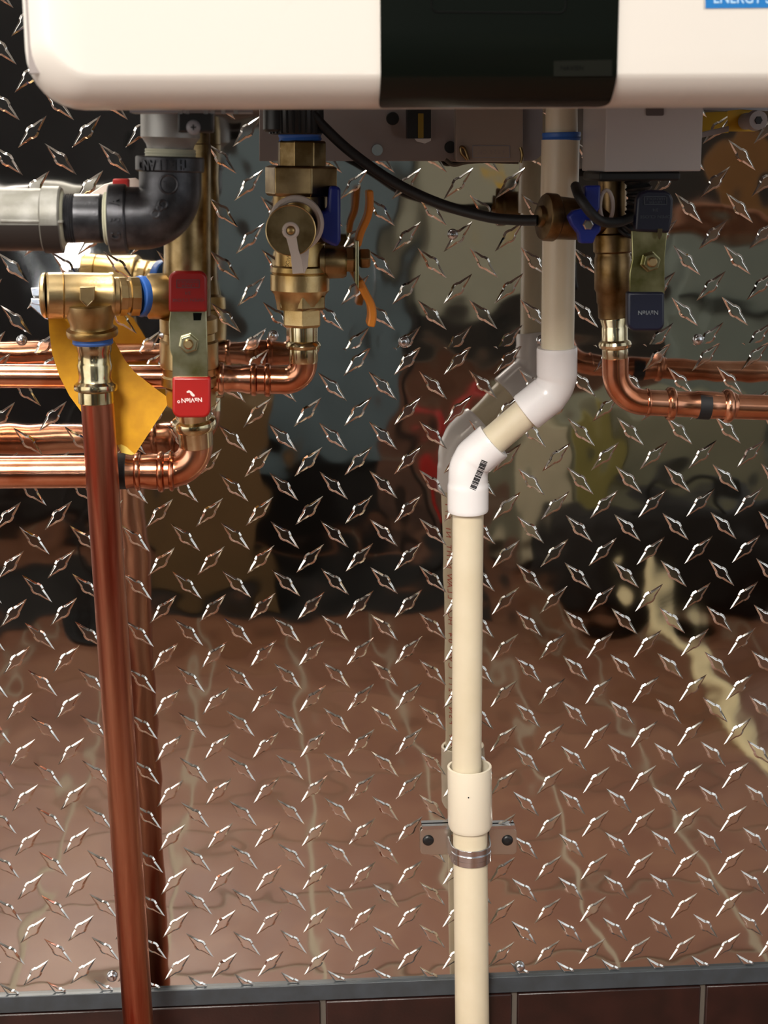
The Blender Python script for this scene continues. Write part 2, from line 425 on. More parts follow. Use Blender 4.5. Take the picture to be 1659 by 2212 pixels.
for k in range(ns - 1):
    for i in (0, nx):
        a, b = k * W_ + i, (k + 1) * W_ + i; fs.append((a, b, b + ns * W_, a + ns * W_))
for i in range(nx): fs.append((i, i + 1, i + 1 + ns * W_, i + ns * W_))
panel = fin('control_panel', vs, fs, M['black_gloss'], H, angle=40)
g = tube_geo(fillet([V(930, -120, 336.8), V(932, 26, 336.8), V(1222, 28, 336.8), V(1222, -120, 336.8)], [0.003, 0.003], 5), 0.0005, 8)
fin('door_outline', g[0], g[1], M['black_line'], panel)
ppoly('olive_label', [(1196, 132), (1322, 129), (1322, 164), (1196, 165)], 337.0, 0.3, mat('olive_sticker', '#0b0c06', 0, 0.35, spec=0.2), panel)
text('label_print', 'NAVIEN', 1236, 147, 337.4, 9, M['black_line'], panel, 0, 1.1)
s_ = ppoly('energy_sticker', [(1519, -70), (1739, -72), (1739, 20), (1519, 22)], 335.3, 0.3, M['sticker_white'], H, label='blue energy label with pale letters')
ppoly('sticker_field', [(1524, -66), (1734, -68), (1734, 16), (1524, 18)], 335.6, 0.3, M['sticker'], s_)
text('lettering', 'ENERGY STAR', 1630, -4, 335.9, 23, M['sticker_text'], s_, 0, 0.86, bold=0.012)
# gas inlet socket under the cover
gi = lpx('gas_socket', (368, 205), (368, 338), 200, [(0, 64), (92, 64), (96, 60), (108, 52), (116, 50), (118, 53), (133, 53)], M['alu'], H, angle=30)
lpx('dope_ring', (368, 322), (368, 338), 200, [(0, 53.5), (3, 55), (6, 54), (9, 55.5), (12, 54), (16, 55)], M['dope'], gi)
blk = ppoly('black_block', [(384, 205), (460, 205), (460, 286), (384, 286)], 245, 20, M['black'], H, bevel=0.001)
screw(418, 275, 245, 16, M['chassis2'], blk, True)
for x in (385, 400, 440, 455, 478, 505): ppoly('chrome_tab', [(x, 236), (x + 9, 236), (x + 9, 246), (x, 246)], 262, 4, M['steel'], blk)
ppoly('flange_strip', [(280, 232), (545, 232), (545, 243), (280, 243)], 255, 30, M['chassis2'], H)
lpx('round_foot', (208, 215), (208, 237), 300, [(0, 12), (18, 12), (22, 9)], M['white'], H, seg=16)

# ------------------------------------------------------------------ wall bracket under the heater
BR = root('mounting_bracket', V(930, 340, 8), 'flat grey steel mounting bracket with holes, against the wall below the control panel', 'bracket')
pl = ppoly('plate', rrect(560, 170, 1172, 348, 26, corners=(0, 0, 1, 0)), 14, 1.6, M['chassis'], BR, bevel=0.0004)
ppoly('side_flange', rrect(1128, 170, 1172, 346, 24, corners=(0, 0, 1, 0)), 16, 2, M['chassis2'], BR)
cv = ppoly('raised_cover', rrect(984, 170, 1130, 350, 8), 24, 10, mat('warm_grey_plastic', '#93887f', 0, 0.5), BR, bevel=0.0008)
ppoly('label_frame', rrect(1020, 314, 1102, 341, 2), 24.4, 0.5, M['chassis2'], cv)
ppoly('label_field', rrect(1022, 316, 1100, 339, 2), 24.6, 0.4, mat('warm_grey_label', '#968b81', 0, 0.5), cv)
text('label_print', '4 3 2 1  OFF', 1061, 328, 24.9, 9, M['chassis'], cv, 180, 0.9)
for (x, y, r, mm) in ((848, 256, 14, 'black'), (973, 318, 13, 'black'), (1011, 238, 8, 'black')):
    c = V(x, y, 14.5); a = lathe_geo(c, c + Vector((0, -0.001, 0)), [(0, r * px(x, y, 14)), (1, r * px(x, y, 14) * .9)], 20)
    fin('dark_hole', a[0], a[1], M[mm], pl)
c = V(815, 324, 14.4); a = lathe_geo(c, c + Vector((0, -0.0005, 0)), [(0, 12 * px(815, 324, 14)), (1, 12 * px(815, 324, 14))], 20)
fin('bright_hole', a[0], a[1], M['steel'], pl)
bc = ppoly('black_connector', rrect(880, 170, 931, 299, 2), 30, 12, M['black'], BR)
ppoly('yellow_stripe', rrect(903, 245, 915, 298, 1), 30.4, 0.5, mat('dim_yellow_plastic', '#8a7314', 0, 0.5), bc)
ppoly('white_tab', [(896, 299), (931, 299), (931, 304), (918, 310), (900, 305)], 20, 3, M['sticker_white'], BR)
for P in ([(1010, 345), (997, 330), (996, 318), (1004, 322), (1012, 345)], [(1125, 352), (1128, 335), (1124, 318)]):
    g = tube_geo(bez([V(x, y, 27) for x, y in P], 6), 0.0011, 8); fin('wire_clip', g[0], g[1], M['brass_dark'], cv)
g = tube_geo(bez([V(x, y, 22) for x, y in ((962, 345), (980, 356), (1010, 350), (1060, 348), (1120, 350))], 6), 0.0014, 8); fin('lower_wire', g[0], g[1], mat('brown_wire', '#4a4238', 0, 0.5), cv)

# ------------------------------------------------------------------ gas pipe: iron elbow, nipple, galvanised union
G = root('gas_pipe', V(300, 480, 200), 'black iron gas elbow with nipple and grey fitting, entering from the left under the heater', 'pipe')
D = 200
mid = [V(368, 366, D), V(368, 472, D), V(274, 472, D)]
pth = fillet(mid, [66 * px(300, 450, D)], 16)
g = tube_geo(pth, 67 * px(330, 450, D), 40)
el = fin('elbow', g[0], g[1], M['iron'], G, angle=60, label='black cast iron elbow')
lpx('collar', (367, 338), (367, 372), D, [(0, 66), (0.5, 72), (3, 74), (30, 74), (33, 71), (34, 66)], M['iron'], el)
lpx('collar', (236, 473), (277, 473), D, [(0, 66), (0.5, 71), (3, 74), (36, 74), (40, 71), (41, 66)], M['iron'], el)
def ring_text(s, cx, cy, d, rpx, hpx, a0, step, up=True, vertical=False):
    c = V(cx, cy, d); k = px(cx, cy, d); mb = MB()
    for i, ch in enumerate(s):
        cu = bpy.data.curves.new('c', 'FONT'); cu.body = ch; cu.align_x = 'CENTER'; cu.align_y = 'CENTER'; cu.size = hpx * k / 0.69; cu.extrude = 0.0009; cu.offset = 0.0002
        t = bpy.data.objects.new('c', cu); COL.objects.link(t); bpy.context.view_layer.update()
        me = bpy.data.meshes.new_from_object(t.evaluated_get(bpy.context.evaluated_depsgraph_get())); bpy.data.objects.remove(t)
        a = math.radians(a0 + step * i); r = rpx * k; me.transform(Matrix.Diagonal((0.74, 1, 1, 1)))
        if vertical:   # axis along X, letters run down the collar
            Mx = Matrix.Translation(c) @ Matrix.Rotation(a, 4, 'X') @ Matrix.Translation((0, -r, 0)) @ Matrix.Rotation(math.radians(90), 4, 'X') @ Matrix.Rotation(math.radians(90), 4, 'Z')
        else:
            Mx = Matrix.Translation(c) @ Matrix.Rotation(a, 4, 'Z') @ Matrix.Translation((0, -r, 0)) @ Matrix.Rotation(math.radians(90), 4, 'X') @ Matrix.Rotation(math.pi, 4, 'Z')
        me.transform(Mx); mb.add([v.co.copy() for v in me.vertices], [tuple(p.vertices) for p in me.polygons]); bpy.data.meshes.remove(me)
    return mb
ring_text('THAILAND', 367, 355, D, 74.6, 20, 31, -11.2).build('lettering', M['iron'], el, smooth=False)
ring_text('A 3 C', 256, 473, D, 74.3, 20, -30, 14, vertical=True).build('lettering', M['iron'], el, smooth=False)
def torus_at(name, c, nrm, R_, r_, m, parent, seg=24):
    a, b = frame(nrm); pts = [c + (a * math.cos(2*math.pi*i/seg) + b * math.sin(2*math.pi*i/seg)) * R_ for i in range(seg + 1)]
    g = tube_geo(pts, r_, 8, False); return fin(name, g[0], g[1], m, parent)
k = px(364, 398, D)
torus_at('emblem_ring', V(364, 398, D + 67 * k * 1000 * .985), Vector((0, -1, 0)), 19 * k, 0.0007, M['iron'], el)
text('emblem', 'UL', 364, 398, D + 67 * k * 1000 + .1, 15, M['iron'], el, 180, 0.9, depth=0.03)
for x, y, r in ((352, 442, 9), (336, 462, 8), (345, 450, 5)):
    torus_at('cast_digit', V(x, y, D + 66 * k * 1000 * .985), Vector((0, -1, 0)), r * k, 0.0009, M['iron'], el, 14)
def thread(t0, t1, r, p=4.6):
    out = []; t = t0
    while t < t1: out += [(t, r), (t + p / 2, r - 3.0)]; t += p
    return out
np_ = lpx('nipple', (128, 472), (246, 472), D, [(0, 50)] + thread(4, 34, 53) + [(35, 51), (36, 52), (90, 52), (91, 51)] + thread(92, 116, 52) + [(118, 50)], M['iron'], G, label='black threaded nipple')
lpx('dope_ring', (226, 472), (238, 472), D, [(0, 52.5), (3, 57), (6, 55), (9, 60), (12, 58)], M['dope'], np_)
lpx('dope_ring', (128, 474), (142, 474), D, [(0, 66), (6, 66.5), (10, 60), (14, 54)], M['dope'], np_)
lpx('supply_pipe', (-1500, 470), (-140, 474), D, [(0, 52), (1360, 52)], M['iron'], G)
un = lpx('union', (-160, 474), (136, 474), D, [(0, 66), (130, 66), (155, 66), (156, 60), (162, 60), (163, 66), (252, 66), (256, 71), (292, 71), (296, 67)], M['galv'], G, label='grey galvanised fitting')
ppoly('casting_ridge', [(0, 474), (136, 476), (136, 483), (0, 481)], D + 69 * k * 1000, 4, M['galv'], un, bevel=0.0006)
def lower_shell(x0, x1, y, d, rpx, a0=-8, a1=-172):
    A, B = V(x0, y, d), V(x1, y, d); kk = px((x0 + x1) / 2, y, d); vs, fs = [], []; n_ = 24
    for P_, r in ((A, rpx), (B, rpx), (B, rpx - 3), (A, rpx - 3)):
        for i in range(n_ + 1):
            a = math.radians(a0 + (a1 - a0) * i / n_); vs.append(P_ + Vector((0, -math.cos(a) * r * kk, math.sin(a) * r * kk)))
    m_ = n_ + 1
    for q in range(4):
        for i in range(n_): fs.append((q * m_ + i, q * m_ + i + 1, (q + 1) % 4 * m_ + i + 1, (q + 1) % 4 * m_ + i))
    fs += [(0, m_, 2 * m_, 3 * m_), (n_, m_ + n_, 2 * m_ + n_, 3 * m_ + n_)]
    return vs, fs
dk = mat('dark_brown_shell', (0.022, 0.017, 0.015), 0.0, 0.55, spec=0.3)  # darker tone wrapped over the lower half of the union
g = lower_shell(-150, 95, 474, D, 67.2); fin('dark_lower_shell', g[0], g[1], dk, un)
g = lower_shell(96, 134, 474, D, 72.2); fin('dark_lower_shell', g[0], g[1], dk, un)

# ------------------------------------------------------------------ hot side: ball valve, relief valve
def grip(name, pts, d, t, m, parent, label=None):
    return ppoly(name, pts, d, t, m, parent, bevel=0.0016, segs=3, label=label)
def ball_handle(parent, d, up, plate, low, nut, m_grip, lab, mplate):
    hp = ppoly('handle_plate', plate, d, 2.6, mplate, parent, bevel=0.0005)
    c = V(nut[0], nut[1], d); kk = px(nut[0], nut[1], d)
    a = lathe_geo(c + Vector((0, 0.001, 0)), c + Vector((0, -0.0055, 0)), [(0, 23 * kk), (0.25, 23 * kk), (0.25, 20 * kk), (1, 19 * kk)], 6, 0.3); fin('nut', a[0], a[1], M['plate'], hp, smooth=False, bevel=0.0006)
    a = lathe_geo(c, c + Vector((0, -0.0075, 0)), [(0, 11 * kk), (0.85, 11 * kk), (1, 8 * kk)], 16); fin('stem', a[0], a[1], M['brass'], hp)
    g1 = grip('grip', up, d + 3, 8, m_grip, hp, lab[0]); g2 = grip('grip', low, d + 3, 8, m_grip, hp, lab[1])
    return hp, g1, g2
HV = root('hot_water_valve', V(410, 760, 75), 'brass ball valve with red handle, left below the heater', 'valve')
lpx('outlet_tube', (404, 236), (405, 700), 80, [(0, 49), (70, 49), (72, 51), (464, 51)], M['brass_dark'], HV, d2=75, label='dull brass outlet tube')
lpx('valve_body', (407, 680), (410, 836), 75, [(0, 50), (6, 62), (34, 62), (38, 56), (52, 57), (56, 63), (110, 63), (114, 57), (128, 57), (132, 61), (150, 61), (156, 48)], M['brass'], HV, d2=72)
lpx('hex_nut', (411, 836), (414, 880), 72, [(0, 50), (2, 54), (40, 54), (44, 48)], M['brass'], HV, seg=6, d2=70)
lpx('press_adapter', (416, 876), (424, 962), 70, [(0, 40), (26, 38), (30, 46), (36, 48), (44, 48), (48, 46), (52, 38), (84, 37), (86, 35)], M['nickel'], HV, d2=64)
lpx('side_plug', (344, 722), (366, 722), 75, [(0, 10), (8, 14), (22, 14)], M['steel'], HV, seg=12)
lpx('branch_socket', (318, 640), (372, 640), 78, [(0, 45), (3, 49), (44, 50), (54, 46)], M['brass'], HV)
red_l = ('red vinyl grip, upper', 'bright red vinyl grip with upside-down lettering')
hp, g1, g2 = ball_handle(HV, 118, rrect(364, 586, 447, 674, 18, corners=(1, 1, 0, 0)), [(368, 670), (446, 670), (450, 820), (372, 820), (372, 770), (366, 755), (364, 700)], rrect(372, 815, 455, 903, 18, corners=(0, 0, 1, 1)), (408, 741), M['red'], red_l, M['plate'])
ppoly('slot', [(417, 676), (436, 676), (434, 692), (418, 692)], 118.4, 0.4, M['black_line'], hp)
text('lettering', 'NaVIeN', 414, 864, 121.4, 9.5, M['print_white'], g2, 178, 1.0, bold=0.02)
torus_at('registered_mark', V(386, 868, 121.3), Vector((0, -1, 0)), 0.0007, 0.00025, M['print_white'], g2, 10)
ppoly('flame_mark', [(403, 846), (408, 843), (414, 846), (417, 850), (420, 852), (421, 856), (417, 857), (412, 853), (410, 848), (404, 849)], 121.5, 0.3, M['print_white'], g2)
def small_print(gp, x, y, d, m, s=1.0):
    for a, b, c_, e in ((-25, -26, 25, -24.5), (-25, -9, 25, -7.5), (-25, -26, -23.5, -8), (23.5, -26, 25, -8)):
        ppoly('print_box', [(x + a, y + b), (x + c_, y + b), (x + c_, y + e), (x + a, y + e)], d, 0.2, m, gp)
    text('lettering', 'LEVER\nHANDLE', x, y - 17, d + .1, 5, m, gp, 180, 1.5)
    text('lettering', '3/4', x, y + 3, d + .1, 7, m, gp, 180, 1.0)
    text('lettering', 'OPEN CLOSE', x, y + 18, d + .1, 6, m, gp, 180, 1.35)
small_print(g1, 406, 630, 121.4, M['print_dim'])
dl = ppoly('drain_lever', rrect(243, 386, 278, 430, 4), 120, 8, M['red'], HV, bevel=0.001, label='small red drain lever above the elbow')
ppoly('reflection_patch', [(182, 440), (195, 418), (225, 398), (262, 387), (292, 384), (302, 390), (302, 438), (250, 446)], 100, 2, M['strap'], HV, bevel=0.0005)  # pale patch added in place of a reflection behind the elbow

RV = root('pressure_relief_valve', V(190, 650, 95), 'brass pressure relief valve lying sideways, left of the red-handled valve', 'valve')
DR = 96
lpx('body', (100, 638), (256, 640), DR, [(0, 46), (4, 49), (34, 50), (36, 47), (38, 50), (134, 50), (138, 52), (144, 52), (146, 42), (156, 42)], M['brass'], RV, d2=88)
lpx('end_cap', (91, 638), (104, 638), DR, [(0, 44), (3, 48), (9, 49), (12, 47)], M['brass'], RV)
lpx('hex_neck', (252, 640), (300, 640), 88, [(0, 40), (4, 43), (18, 43), (20, 36), (26, 36), (28, 43), (46, 43), (48, 40)], M['brass'], RV, seg=10, d2=84)
lpx('blue_seal', (297, 640), (320, 640), 84, [(0, 40), (2, 43), (8, 45), (14, 43), (20, 44), (23, 42)], M['blue_tape'], RV, d2=80)
lpx('outlet', (194, 655), (200, 728), DR, [(0, 54), (20, 54), (44, 46), (52, 47), (56, 55), (64, 56), (70, 54), (73, 46)], M['brass'], RV, d2=93)
lpx('blue_seal', (200, 729), (201, 749), 93, [(0, 42), (4, 44), (8, 43), (12, 44), (16, 40)], M['blue_tape'], RV)
lpx('press_adapter', (203, 744), (208, 872), 92, [(0, 38), (14, 37), (18, 35), (40, 36), (44, 38), (70, 35), (80, 38), (86, 46), (92, 47), (98, 46), (102, 38), (126, 38), (128, 36)], M['nickel'], RV, d2=92)
ar = ppoly('flow_arrow_boss', [(172, 620), (204, 620), (204, 648), (188, 664), (172, 648)], DR + 50 * px(188, 640, DR) * 1000 + 1.2, 4, M['brass'], RV, bevel=0.0004)
g = tube_geo([V(178, 651, DR + 17.2), V(188, 662, DR + 17.2), V(200, 650, DR + 17.2)], 0.0004, 6); fin('arrow_line', g[0], g[1], M['nickel'], ar)
lv = MB()
lv.add(*prism_geo([V(x, y, 92) for x, y in ((66, 622), (92, 620), (94, 640), (70, 640))], Vector((0, .006, 0))))
lv.add(*prism_geo([V(x, y, 94) for x, y in ((66, 644), (94, 646), (94, 662), (68, 656))], Vector((0, .006, 0))))
lv.add(*prism_geo([V(x, y, 84) for x, y in ((64, 660), (72, 640), (94, 645), (104, 692), (96, 688))], Vector((0, .003, 0))))
lv.build('test_lever', M['steel'], RV, smooth=False, bevel=0.0005)

TG = root('paper_tag', V(250, 900, 60), 'yellow paper tag looped behind the vertical copper pipe', 'tag')
Lf = [(104, 668), (106, 715), (113, 765), (128, 812), (150, 855), (180, 896), (215, 932), (255, 962), (292, 981)]
Rt = [(150, 682), (180, 700), (215, 716), (247, 736), (270, 778), (290, 803), (315, 823), (344, 845), (369, 863)]
nL = len(Lf); vs, fs = [], []; NC = 8
for lay_ in (0, 1):
    for i in range(nL):
        dl_ = 82 - 9 * math.sin(math.pi * min(i / (nL - 1) * 1.1, 0.5)); dr_ = 71 + 2 * math.sin(math.pi * i / (nL - 1))
        for q in range(NC + 1):
            t = q / NC; x = Lf[i][0] * (1 - t) + Rt[i][0] * t; y = Lf[i][1] * (1 - t) + Rt[i][1] * t
            vs.append(V(x, y, dl_ * (1 - t) + dr_ * t + 1.5 * math.sin(t * 3.1) - lay_ * 0.5))
W_ = NC + 1; N_ = nL * W_
for o_ in (0, N_):
    for i in range(nL - 1):
        for q in range(NC): fs.append((o_ + i * W_ + q, o_ + i * W_ + q + 1, o_ + (i + 1) * W_ + q + 1, o_ + (i + 1) * W_ + q))
for i in range(nL - 1):
    for q in (0, NC): a, b = i * W_ + q, (i + 1) * W_ + q; fs.append((a, b, b + N_, a + N_))
for q in range(NC):
    for i in (0, nL - 1): a = i * W_ + q; fs.append((a, a + 1, a + 1 + N_, a + N_))
fin('tag_sheet', vs, fs, M['yellow'], TG, angle=70)
ppoly('curled_corner', [(254, 962), (262, 960), (274, 966), (291, 981), (284, 983), (262, 978)], 78, 0.5, mat('pale_yellow_paper', '#e6c75a', 0, 0.6), TG)

# ------------------------------------------------------------------ copper pipes
CP = root('copper_discharge_pipe', V(300, 2230, 62), 'vertical copper pipe running down from the relief valve, flux streaked', 'pipe')
A, B = V(210, 864, 92), V(304, 2290, 70); B = A + (B - A) * ((A.z - Z_FLOOR) / (A.z - B.z))
g = lathe_geo(A, B, [(0, 35.5 * px(210, 870, 92)), (1, 32.3 * px(301, 2212, 70))], 40); fin('pipe', g[0], g[1], M['copper_streak'], CP)
def bead(parent, x, y, d, rpx, wpx, ax='x', m='copper', slope=0.0):
    if ax == 'x': a, b = (x - wpx / 2, y - slope * wpx / 2), (x + wpx / 2, y + slope * wpx / 2)
    else: a, b = (x, y - wpx / 2), (x, y + wpx / 2)
    return lpx('press_bead', a, b, d, [(0, rpx * .86), (wpx * .2, rpx * .97), (wpx * .5, rpx), (wpx * .8, rpx * .97), (wpx, rpx * .86)], M[m], parent)
LP = root('lower_copper_pipe', V(0, 1020, 62), 'large horizontal copper pipe at left, elbow rising into the red-handled valve', 'pipe')
lpx('pipe', (-1100, 1027), (262, 1018), 62, [(0, 36), (1362, 36)], M['copper'], LP)
pth = fillet([V(424, 950, 64), V(424, 1016, 62), V(330, 1019, 62)], [62 * px(400, 1000, 62)], 14)
g = tube_geo(pth, [ (36 if i < 14 else 38) * px(420, 1000, 62) for i in range(len(pth))], 36); fin('elbow', g[0], g[1], M['copper'], LP, angle=60)
cpl = lpx('coupling', (240, 1018), (345, 1019), 62, [(0, 37), (8, 38.5), (34, 38.5), (40, 36.5), (70, 37), (84, 39), (105, 39)], M['copper'], LP)
bead(LP, 298, 1018, 62, 43, 15); bead(LP, 348, 1019, 62, 45, 16); bead(LP, 371, 1018, 62, 44, 12); bead(LP, 250, 1018, 62, 43, 12)
lpx('black_label_band', (254, 1018), (273, 1018), 62, [(0, 39), (19, 39)], M['print_black'], cpl, seg=36)
UPp = root('upper_copper_pipe', V(0, 812, 55), 'thinner horizontal copper pipe at left, passing behind the red-handled valve to the middle valve', 'pipe')
lpx('pipe', (-1100, 806), (520, 815), 50, [(0, 26), (1620, 26)], M['copper'], UPp, d2=66)
pth = fillet([V(655, 778, 74), V(655, 822, 72), V(560, 820, 70)], [40 * px(640, 800, 70)], 12)
g = tube_geo(pth, 30.5 * px(640, 800, 70), 32); fin('elbow', g[0], g[1], M['copper'], UPp, angle=60)
lpx('coupling', (462, 818), (566, 820), 69, [(0, 27), (4, 29), (34, 29), (38, 27), (60, 28), (70, 31), (104, 31)], M['copper'], UPp)
bead(UPp, 478, 818, 68, 36, 14); bead(UPp, 548, 820, 69, 36, 15); bead(UPp, 578, 821, 70, 37, 15)
RP = root('right_copper_pipe', V(1600, 880, 95), 'copper pipe leaving to the right from the blue-handled valve', 'pipe')
pth = fillet([V(1329, 772, 100), V(1330, 866, 98), V(1450, 872, 96)], [72 * px(1350, 850, 98)], 16)
g = tube_geo(pth, 28.5 * px(1340, 850, 98), 32); fin('elbow', g[0], g[1], M['copper'], RP, angle=60)
cpl = lpx('coupling', (1448, 872), (1590, 877), 96, [(0, 31), (6, 28), (50, 28), (56, 30), (96, 30), (104, 28.5), (126, 30), (136, 30), (142, 27)], M['copper'], RP)
bead(RP, 1448, 872, 96, 37, 18); bead(RP, 1571, 877, 96, 37, 20); bead(RP, 1398, 869, 97, 31, 10)
lpx('black_label_band', (1506, 875), (1532, 876), 96, [(0, 30.8), (26, 30.8)], M['print_black'], cpl, seg=36)
lpx('pipe', (1580, 878), (2900, 920), 96, [(0, 27), (1320, 27)], M['copper'], RP)

# ------------------------------------------------------------------ middle valve
MV = root('middle_service_valve', V(650, 560, 75), 'brass service valve with brass drain cap and orange handle seen edge-on, below the heater', 'valve')
DM_ = 78
nut_ = lpx('black_nut', (640, 200), (641, 291), DM_, [(0, 57), (86, 57), (91, 54)], M['black'], MV, seg=40)
rb = MB()
for i in range(26):
    a = 2 * math.pi * i / 26; c = V(640, 262, DM_); kk = px(640, 262, DM_); r = 57 * kk
    p = c + Vector((math.cos(a) * r, math.sin(a) * r, 0)); rb.add(*lathe_geo(p - Vector((0, 0, 26 * kk)), p + Vector((0, 0, 40 * kk)), [(0, 2.6 * kk), (1, 2.6 * kk)], 6))
rb.build('grip_ribs', M['black'], nut_, smooth=False)
lpx('black_shoulder', (600, 230), (600, 285), DM_ + 4, [(0, 32), (50, 32), (55, 28)], M['black'], MV)
lpx('blue_seal', (648, 288), (649, 306), DM_, [(0, 46), (4, 47), (9, 45), (14, 47), (18, 44)], M['blue_tape'], MV)
lpx('union_neck', (652, 304), (652, 366), DM_, [(0, 50), (3, 54), (58, 54), (62, 58)], M['brass_dark'], MV, seg=8, rot=0.3)
lpx('union_nut', (650, 358), (650, 424), DM_, [(0, 70), (4, 80), (60, 80), (66, 74)], M['brass_dark'], MV, seg=6, rot=0.25)
lpx('body', (648, 420), (648, 668), DM_, [(0, 58), (100, 58), (104, 54), (152, 54), (156, 60), (166, 62), (170, 60), (172, 64), (206, 64), (216, 56), (232, 52), (248, 50)], M['brass'], MV)
lpx('hex_nut', (652, 636), (652, 668), DM_, [(0, 50), (2, 56), (28, 56), (32, 50)], M['brass_dark'], MV, seg=6, rot=0.5)
lpx('hex_nut', (652, 664), (652, 706), DM_, [(0, 40), (2, 45), (38, 45), (42, 38)], M['brass'], MV, seg=6, rot=0.5)
lpx('press_adapter', (655, 704), (656, 784), DM_, [(0, 32), (32, 31), (36, 36), (42, 38), (48, 36), (50, 31), (76, 31), (80, 29)], M['nickel'], MV)
text('lettering', '600 WOG', 622, 556, DM_ + 16.5, 8, M['brass_dark'], MV, 97, 0.9, depth=0.02)
DP = px(626, 498, 100)
c0 = V(648, 498, DM_); c1 = V(628, 498, 128)
g = lathe_geo(c0, c1 + Vector((0, .014, 0)), [(0, 34 * DP), (0.6, 34 * DP), (0.62, 44 * DP), (1, 44 * DP)], 32); fin('drain_port', g[0], g[1], M['brass_dark'], MV)
g = lathe_geo(c1 + Vector((0, .014, 0)), c1, [(0, 51 * DP), (0.06, 53 * DP), (0.9, 53 * DP), (1, 51 * DP)], 48)
cap = fin('drain_cap', g[0], g[1], M['brass_dark'], MV, label='round brass drain cap')
torus_at('cap_rim', c1 + Vector((0, -0.0001, 0)), Vector((0, -1, 0)), 52 * DP, 0.0004, M['brass'], cap, 40)
ball('cap_centre', c1 + Vector((0, -0.001, 0)), 9 * DP, M['brass'], cap, (1, .5, 1))
torus_at('strap_eye', c1 + Vector((0, -0.001, 0)), Vector((0, -1, 0)), 14 * DP, 0.0013, M['strap'], cap)
c2 = c1 + Vector((0.0035, 0.016, 0.0035))
torus_at('strap_loop', c2, Vector((0, -1, 0)), 52 * DP, 0.0022, M['strap'], cap, 40)
ppoly('strap_tail', [(618, 512), (640, 508), (645, 540), (652, 560), (657, 590), (632, 592), (628, 550)], 130, 1, M['strap'], cap, bevel=0.0003)
ppoly('strap_tail', [(668, 535), (640, 545), (648, 575), (657, 592), (665, 575)], 122, 1, mat('white_plastic', '#d8cfc8', 0, .4), cap, bevel=0.0003)
ppoly('drain_lever', [(712, 402), (732, 402), (736, 410), (736, 520), (729, 534), (716, 530), (696, 520), (690, 500), (692, 458), (708, 454)], DM_ + 30, 26, M['blue_lever'], MV, bevel=0.002, segs=3, label='small blue drain lever')
lpx('stem_boss', (690, 566), (748, 566), DM_, [(0, 42), (10, 40), (12, 36), (50, 35), (58, 31)], M['brass_dark'], MV)
lpx('stem_nut', (744, 560), (768, 560), DM_, [(0, 26), (2, 30), (20, 30), (24, 26)], M['brass_dark'], MV, seg=6)
st = MB(); 
for a, b in ((768, 775),): st.add(*prism_geo([V(a, 520, DM_ + 16), V(b, 520, DM_ + 16), V(b, 625, DM_ + 16), V(a, 612, DM_ + 16)], Vector((0, .024, 0))))
hpl = st.build('handle_plate', M['plate'], MV, smooth=False, bevel=0.0004)
lpx('bolt_head', (776, 558), (800, 558), DM_, [(0, 20), (3, 23), (20, 23), (24, 19)], M['brass_dark'], hpl, seg=6)
def blade(pts, th, name, m, parent, dd=DM_, w_=12, label=None):
    P = bez([V(x, y, dd) for x, y in pts], 6); vs = []; fs = []
    for i, p in enumerate(P):
        t = (P[min(i + 1, len(P) - 1)] - P[max(i - 1, 0)]).normalized(); n_ = t.cross(Vector((0, 1, 0))).normalized() * (th * px(790, 500, dd) / 2); yv = Vector((0, w_ * .001, 0))
        vs += [p - n_ - yv, p + n_ - yv, p + n_ + yv, p - n_ + yv]
    for i in range(len(P) - 1):
        for q in range(4): fs.append((i * 4 + q, i * 4 + (q + 1) % 4, i * 4 + 4 + (q + 1) % 4, i * 4 + 4 + q))
    fs += [(0, 1, 2, 3), tuple(4 * (len(P) - 1) + q for q in range(4))]
    return fin(name, vs, fs, m, parent, bevel=0.0012, label=label)
blade([(771, 530), (779, 500), (793, 468), (798, 440), (797, 410)], 14, 'grip', M['orange'], hpl, label='orange vinyl grip, upper')
blade([(774, 604), (788, 632), (800, 656), (803, 680), (799, 702)], 17, 'grip', M['orange'], hpl, label='orange vinyl grip, lower')

# ------------------------------------------------------------------ right valve
CV = root('cold_water_valve', V(1325, 620, 100), 'brass ball valve with dark navy handle, right of the white drain pipe', 'valve')
DC = 100
lpx('body', (1322, 300), (1324, 690), DC, [(0, 30), (176, 30), (180, 38), (200, 38), (204, 42), (240, 42), (244, 38), (250, 38), (254, 40), (322, 40), (330, 36), (352, 35), (356, 33), (386, 32), (390, 28)], M['brass_shaded'], CV)
lpx('press_adapter', (1327, 686), (1329, 780), DC, [(0, 30), (4, 31), (18, 27), (22, 28), (48, 28), (52, 34), (58, 36), (64, 34), (68, 28), (90, 28), (94, 26)], M['nickel'], CV)
nv = ('navy vinyl grip with small boxed print', 'navy vinyl grip with upside-down lettering')
hp, g1, g2 = ball_handle(CV, 142, [(1372, 500), (1376, 430), (1384, 416), (1398, 410), (1436, 411), (1450, 418), (1455, 432), (1453, 470), (1446, 504)], [(1364, 498), (1442, 500), (1436, 560), (1436, 636), (1360, 634), (1360, 590), (1366, 560)], rrect(1356, 631, 1436, 715, 17, corners=(0, 0, 1, 1)), (1404, 565), M['navy'], nv, mat('yellow_green_zinc', (0.50, 0.47, 0.27), 1, 0.3, var='#6b6a3c', vscale=35))
small_print(g1, 1416, 450, 145.4, M['print_dim2'])
text('lettering', 'NaVIeN', 1400, 675, 145.4, 9, M['print_navy'], g2, 180, 1.05, bold=0.01)
ppoly('bright_tab', [(1421, 494), (1431, 494), (1430, 508), (1425, 518), (1420, 508)], 146.2, 1, M['nickel'], hp)
